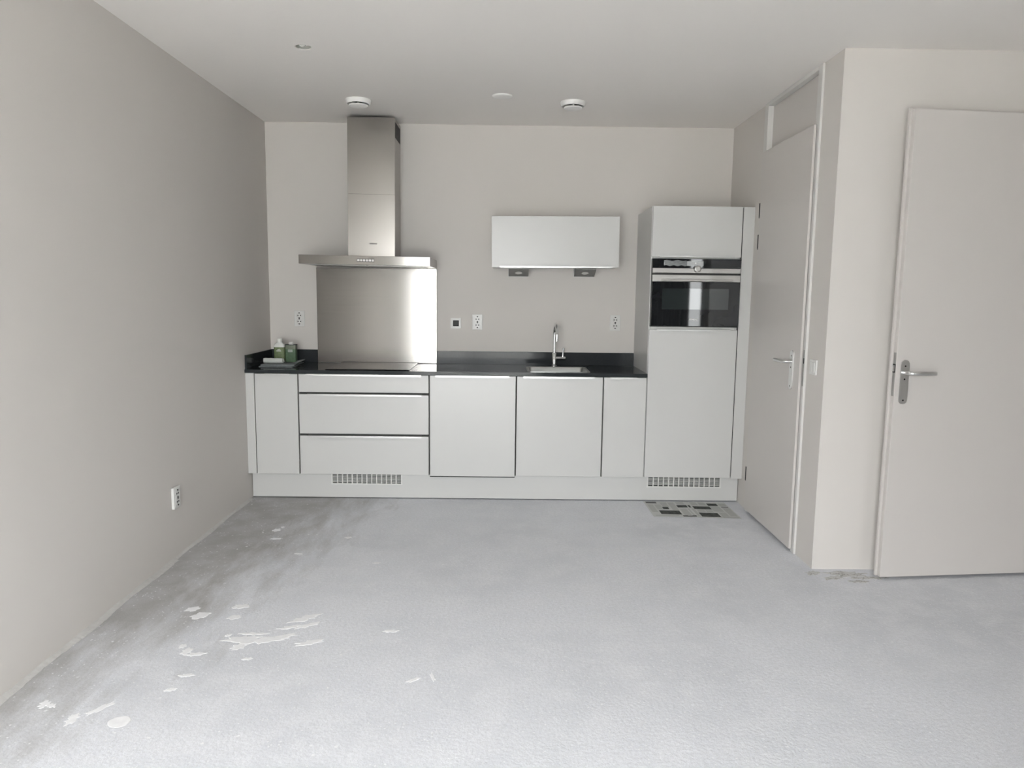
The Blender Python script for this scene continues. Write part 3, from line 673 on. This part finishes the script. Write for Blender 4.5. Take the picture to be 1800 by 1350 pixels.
socket('wall_socket', (1.567, 0.0, 1.238), (0, -1), 'white double socket just right of the small black-centred outlet')
socket('wall_socket', (2.611, 0.0, 1.244), (0, -1), 'white double socket between the tap and the tall cabinet')
socket('wall_socket', (0.0, -1.695, 0.339), (1, 0), 'white double socket low on the left wall', depth=0.016)
t = thing('data_outlet', (1.4045, 0.0, 1.227), 'small square white outlet with a black centre, right of the splashback', 'outlet')
c = (1.4045, 0, 1.227)
finish('cover_plate', slab([c[0]-.039, c[0]+.039], [c[2]-.039, c[2]+.039], -.011, -.0005, (0, 2, 1), [(c[0]-.0225, c[0]+.0225, c[2]-.0225, c[2]+.0225)]), M['plastic'], t)
finish('insert', B(c[0]-.0222, c[0]+.0222, -.004, -.001, c[2]-.0222, c[2]+.0222), M['dark'], t)
finish('insert_plate', B(c[0]-.015, c[0]+.015, -.006, -.003, c[2]-.015, c[2]+.015, .001), M['edge'], t)
t = thing('light_switch', (XR, -1.652, 1.081), 'white double light switch beside the pantry door near the wall corner', 'switch')
finish('cover_plate', B(XR-.010, XR-.0005, -1.693, -1.611, 1.041, 1.122, .002), M['plastic'], t)
for y in (-1.680, -1.6515): finish('rocker', B(XR-.014, XR-.009, y, y+.0275, 1.054, 1.109, .0015), M['plastic'], t)

# ------------------------------------------------------------------ ceiling fittings
def valve(c, label, r=0.082):
    t = thing('ventilation_valve', (c[0], c[1], H), label, 'ventilation valve', 'round ceiling ventilation valves')
    finish('rim', lathe(bmesh.new(), [(r*.97, -.0005), (r, -.003), (r, -.008), (r*.93, -.028), (r*.86, -.030), (r*.80, -.022), (r*.80, -.006)], (c[0], c[1], H), n=40), M['ceil_plastic'], t, smooth=35)
    finish('throat', lathe(bmesh.new(), [(r*.80, -.004), (0, -.003)], (c[0], c[1], H), n=40), M['dark'], t)
    finish('disc', lathe(bmesh.new(), [(0, -.047), (r*.55, -.046), (r*.70, -.041), (r*.73, -.036), (r*.70, -.033), (0, -.033)], (c[0], c[1], H), n=40), M['ceil_plastic'], t, smooth=35)
    finish('spindle', cyl(bmesh.new(), (c[0], c[1], H-.036), (0, 0, 1), .008, .033, 12), M['ceil_plastic'], t)
valve((0.818, -0.665), 'round white ceiling valve above the cooker hood')
valve((2.199, -0.680), 'round white ceiling valve above the wall cabinet')
t = thing('ceiling_cap', (1.745, -0.809, H), 'flat round white blanking cap on the ceiling between the two valves', 'ceiling cap')
finish('cap', lathe(bmesh.new(), [(0, -.012), (.045, -.0115), (.058, -.008), (.0625, -.003), (.0625, -.0006)], (1.745, -0.809, H), n=40), M['ceil_plastic'], t, smooth=50)
t = thing('junction_box', (hx, hy, H), 'open round ceiling junction box with loose wires', 'junction box')
finish('box', lathe(bmesh.new(), [(.0365, .002), (.0375, .05), (0, .05)], (hx, hy, H), n=24), M['box_grey'], t, smooth=50)
for i, (a, mm) in enumerate(((0.3, 'wire_w'), (2.2, 'wire_b'), (3.9, 'wire_w'), (5.3, 'wire_b'))):
    pts = [(hx+.02*math.cos(a)*(1-q)+.012*math.sin(3*q+a), hy+.02*math.sin(a)*(1-q)+.01*math.cos(4*q+a), H+.048-.042*math.sin(math.pi*min(1, q*.7))) for q in [j/9 for j in range(10)]]
    finish('wire', tube(bmesh.new(), pts, .0035, 8), M[mm], t, smooth=60)
finish('terminal_block', B(hx-.012, hx+.004, hy-.008, hy+.008, H+.006, H+.02, .001), M['wire_w'], t)

# ------------------------------------------------------------------ things on the worktop
# folded cloth: two stacked folds with a lifted corner
def folded_cloth():
    t = thing('folded_cloth', (0.155, -0.27, ZW), 'folded grey cloth lying on the left end of the black worktop', 'cloth')
    for li, (z0, th, dx) in enumerate(((ZW+.0005, .009, 0.0), (ZW+.0098, .010, 0.006))):
        bm = bmesh.new(); nx_, ny_ = 18, 12; T_ = {}; Bt = {}
        for i in range(nx_+1):
            for j in range(ny_+1):
                u, v = i/nx_, j/ny_
                x = 0.04+dx+0.235*u+0.006*math.sin(7*v+li); y = -0.405+0.285*v+0.012*u+0.006*math.sin(5*u+li*2)
                lift = 0.020*max(0, u-.72)/.28*max(0, v-.2)*(1 if li else 0.25)
                wv = .0012*math.sin(11*u+3*v+li)+.001*math.sin(9*v)
                ed = min(u, 1-u, v, 1-v); dn = .004*max(0, 1-ed*10)
                T_[i, j] = bm.verts.new((x, y, z0+th+wv+lift-dn)); Bt[i, j] = bm.verts.new((x, y, z0+lift+max(0, wv)*0.3))
        for i in range(nx_):
            for j in range(ny_):
                bm.faces.new((T_[i, j], T_[i+1, j], T_[i+1, j+1], T_[i, j+1])); bm.faces.new((Bt[i, j+1], Bt[i+1, j+1], Bt[i+1, j], Bt[i, j]))
        for i in range(nx_):
            bm.faces.new((T_[i, 0], Bt[i, 0], Bt[i+1, 0], T_[i+1, 0])); bm.faces.new((T_[i+1, ny_], Bt[i+1, ny_], Bt[i, ny_], T_[i, ny_]))
        for j in range(ny_):
            bm.faces.new((T_[0, j+1], Bt[0, j+1], Bt[0, j], T_[0, j])); bm.faces.new((T_[nx_, j], Bt[nx_, j], Bt[nx_, j+1], T_[nx_, j+1]))
        finish('fold', bm, M['cloth'], t, smooth=60)
folded_cloth()
zc = ZW+.0215
# rolled white cloth
bm = bmesh.new(); rr = .0185; pts = []; k = 9
tube(bm, [(0.052+.14*i/k, -0.335+.004*math.sin(i), zc+rr) for i in range(k+1)], [rr*(0.9 if i in (0, k) else 1+.05*math.sin(2.3*i)) for i in range(k+1)], 18)
o = finish('rolled_cloth', bm, M['white_cloth'], origin=(0.12, -0.335, zc), smooth=60); tag(o, 'white rolled cloth lying in front of the green bottles', 'cloth')
# square-shouldered bottle
def squircle(bm, cx_, cy_, hw, hd, z, r, k=5): return rrect(cx_-hw, cx_+hw, cy_-hd, cy_+hd, r, z, bm, k)
def loft(secs, cap=True):
    bm = bmesh.new(); ls = [squircle(bm, *s_) for s_ in secs]
    for A, D in zip(ls, ls[1:]):
        for i in range(len(A)): bm.faces.new((A[i], A[(i+1) % len(A)], D[(i+1) % len(A)], D[i]))
    if cap: bm.faces.new(ls[0][::-1]); bm.faces.new(ls[-1])
    return bm
bx_, by_ = 0.134, -0.215; zb = zc-.0005
t = thing('cleaner_bottle', (bx_, by_, zb), 'white-shouldered bottle with green label on the grey cloth', 'bottle')
finish('bottle_body', loft([(bx_, by_, .036, .022, zb, .010), (bx_, by_, .039, .024, zb+.004, .012), (bx_, by_, .039, .024, zb+.118, .012), (bx_, by_, .036, .022, zb+.128, .012), (bx_, by_, .018, .016, zb+.143, .012), (bx_, by_, .015, .015, zb+.146, .012)]), M['bottle_white'], t, smooth=40)
finish('cap', lathe(bmesh.new(), [(0, .0), (.0175, .0), (.0175, .022), (.015, .026), (0, .026)], (bx_, by_, zb+.144)), M['bottle_white'], t, smooth=40)
lb = finish('label', loft([(bx_, by_, .0397, .0247, zb+.008, .0125), (bx_, by_, .0397, .0247, zb+.108, .0125)], False), M['label_green'], t, smooth=40)
finish('print', B(bx_-.018, bx_+.016, by_-.0256, by_-.0245, zb+.078, zb+.084), M['ink_white'], lb)
finish('print', B(bx_-.010, bx_+.010, by_-.0256, by_-.0245, zb+.088, zb+.092), M['ink_white'], lb)
bx2, by2 = 0.217, -0.215
t = thing('cleaner_tin', (bx2, by2, zb), 'dark green rectangular tin with white cap on the grey cloth', 'tin')
finish('tin_body', loft([(bx2, by2, .037, .023, zb, .006), (bx2, by2, .0385, .024, zb+.003, .006), (bx2, by2, .0385, .024, zb+.124, .006)]), M['label_dark'], t, smooth=40)
finish('top_rim', loft([(bx2, by2, .0395, .025, zb+.1235, .006), (bx2, by2, .0395, .025, zb+.128, .006), (bx2, by2, .035, .021, zb+.1285, .005), (bx2, by2, .035, .021, zb+.126, .005)]), M['edge'], t, smooth=40)
finish('cap', lathe(bmesh.new(), [(0, .0), (.0165, .0), (.0165, .014), (.014, .017), (0, .017)], (bx2, by2, zb+.126)), M['plastic'], t, smooth=40)
lb = finish('label_band', loft([(bx2, by2, .0389, .0244, zb+.095, .006), (bx2, by2, .0389, .0244, zb+.122, .006)], False), M['label_grey'], t, smooth=40)
for q in (.088, .081, .074): finish('print', B(bx2-.018, bx2+.016, by2-.0252, by2-.0238, zb+q, zb+q+.0025), M['ink_white'], t)

# ------------------------------------------------------------------ newspaper on the floor
NP = [Vector((2.772, -0.512)), Vector((2.778, -0.868)), Vector((3.352, -0.900)), Vector((3.345, -0.520))]  # back-left, front-left, front-right, back-right
def uv(u, v):
    a = NP[0].lerp(NP[3], u); b_ = NP[1].lerp(NP[2], u); return a.lerp(b_, v)
bm = bmesh.new(); nu, nv = 24, 10; T_ = {}
def hgt_(u, v): return 0.0016+0.0035*max(0, 1-abs(u-.5)*9)*(0.6+.4*v)+0.002*max(0, (v-.85)/.15)*abs(math.sin(6*u))
for i in range(nu+1):
    for j in range(nv+1):
        q = uv(i/nu, j/nv); z = hgt_(i/nu, j/nv); T_[i, j] = (bm.verts.new((q.x, q.y, z)), bm.verts.new((q.x, q.y, max(.0004, z-.0009))))
for i in range(nu):
    for j in range(nv):
        for k in (0, 1): bm.faces.new([T_[a][k] for a in ((i, j), (i+1, j), (i+1, j+1), (i, j+1))])
for i in range(nu):
    for j in (0, nv): bm.faces.new((T_[i, j][0], T_[i+1, j][0], T_[i+1, j][1], T_[i, j][1]))
for j in range(nv):
    for i in (0, nu): bm.faces.new((T_[i, j][0], T_[i, j+1][0], T_[i, j+1][1], T_[i, j][1]))
news = finish('newspaper', bm, M['paper'], origin=(3.06, -0.70, 0)); tag(news, 'opened newspaper spread on the floor in front of the plinth', 'newspaper')
def printed(name, u0, u1, v0, v1, m):
    bm = bmesh.new(); k = max(1, int((u1-u0)*16)); a = []
    for i in range(k+1):
        u = u0+(u1-u0)*i/k
        row = []
        for v in (v0, (v0+v1)/2, v1):
            q = uv(u, v); row.append(bm.verts.new((q.x, q.y, hgt_(u, v)+.0007)))
        a.append(row)
    for A, D in zip(a, a[1:]):
        for j in (0, 1): bm.faces.new((A[j], D[j], D[j+1], A[j+1]))
    finish(name, bm, m, news)
for u0, u1, v0, v1, kind in [
    (.02, .15, .03, .14, 'ink_dark'), (.02, .09, .22, .72, 'text'), (.105, .18, .22, .55, 'text'), (.19, .27, .06, .40, 'text'), (.18, .25, .38, .52, 'photo'),
    (.285, .36, .06, .60, 'text'), (.11, .35, .60, .84, 'photo'), (.385, .48, .04, .20, 'text'), (.37, .53, .24, .40, 'photo'), (.375, .455, .46, .92, 'text'), (.47, .55, .46, .94, 'text'),
    (.345, .50, .90, .97, 'ink_dark'), (.03, .30, .90, .96, 'text'),
    (.56, .64, .04, .24, 'text'), (.66, .74, .04, .22, 'text'), (.555, .76, .30, .48, 'photo'), (.76, .88, .10, .26, 'photo'), (.76, .88, .30, .62, 'text'), (.90, .985, .10, .26, 'text'), (.90, .985, .30, .35, 'ink_dark'), (.90, .985, .38, .88, 'text'),
    (.57, .66, .52, .66, 'text'), (.67, .75, .52, .66, 'text'), (.56, .78, .70, .95, 'photo'), (.80, .885, .66, .90, 'text'), (.80, .985, .92, .97, 'text')]:
    printed('picture' if kind == 'photo' else ('headline' if kind == 'ink_dark' else 'text_column'), u0, u1, v0, v1, M[kind])
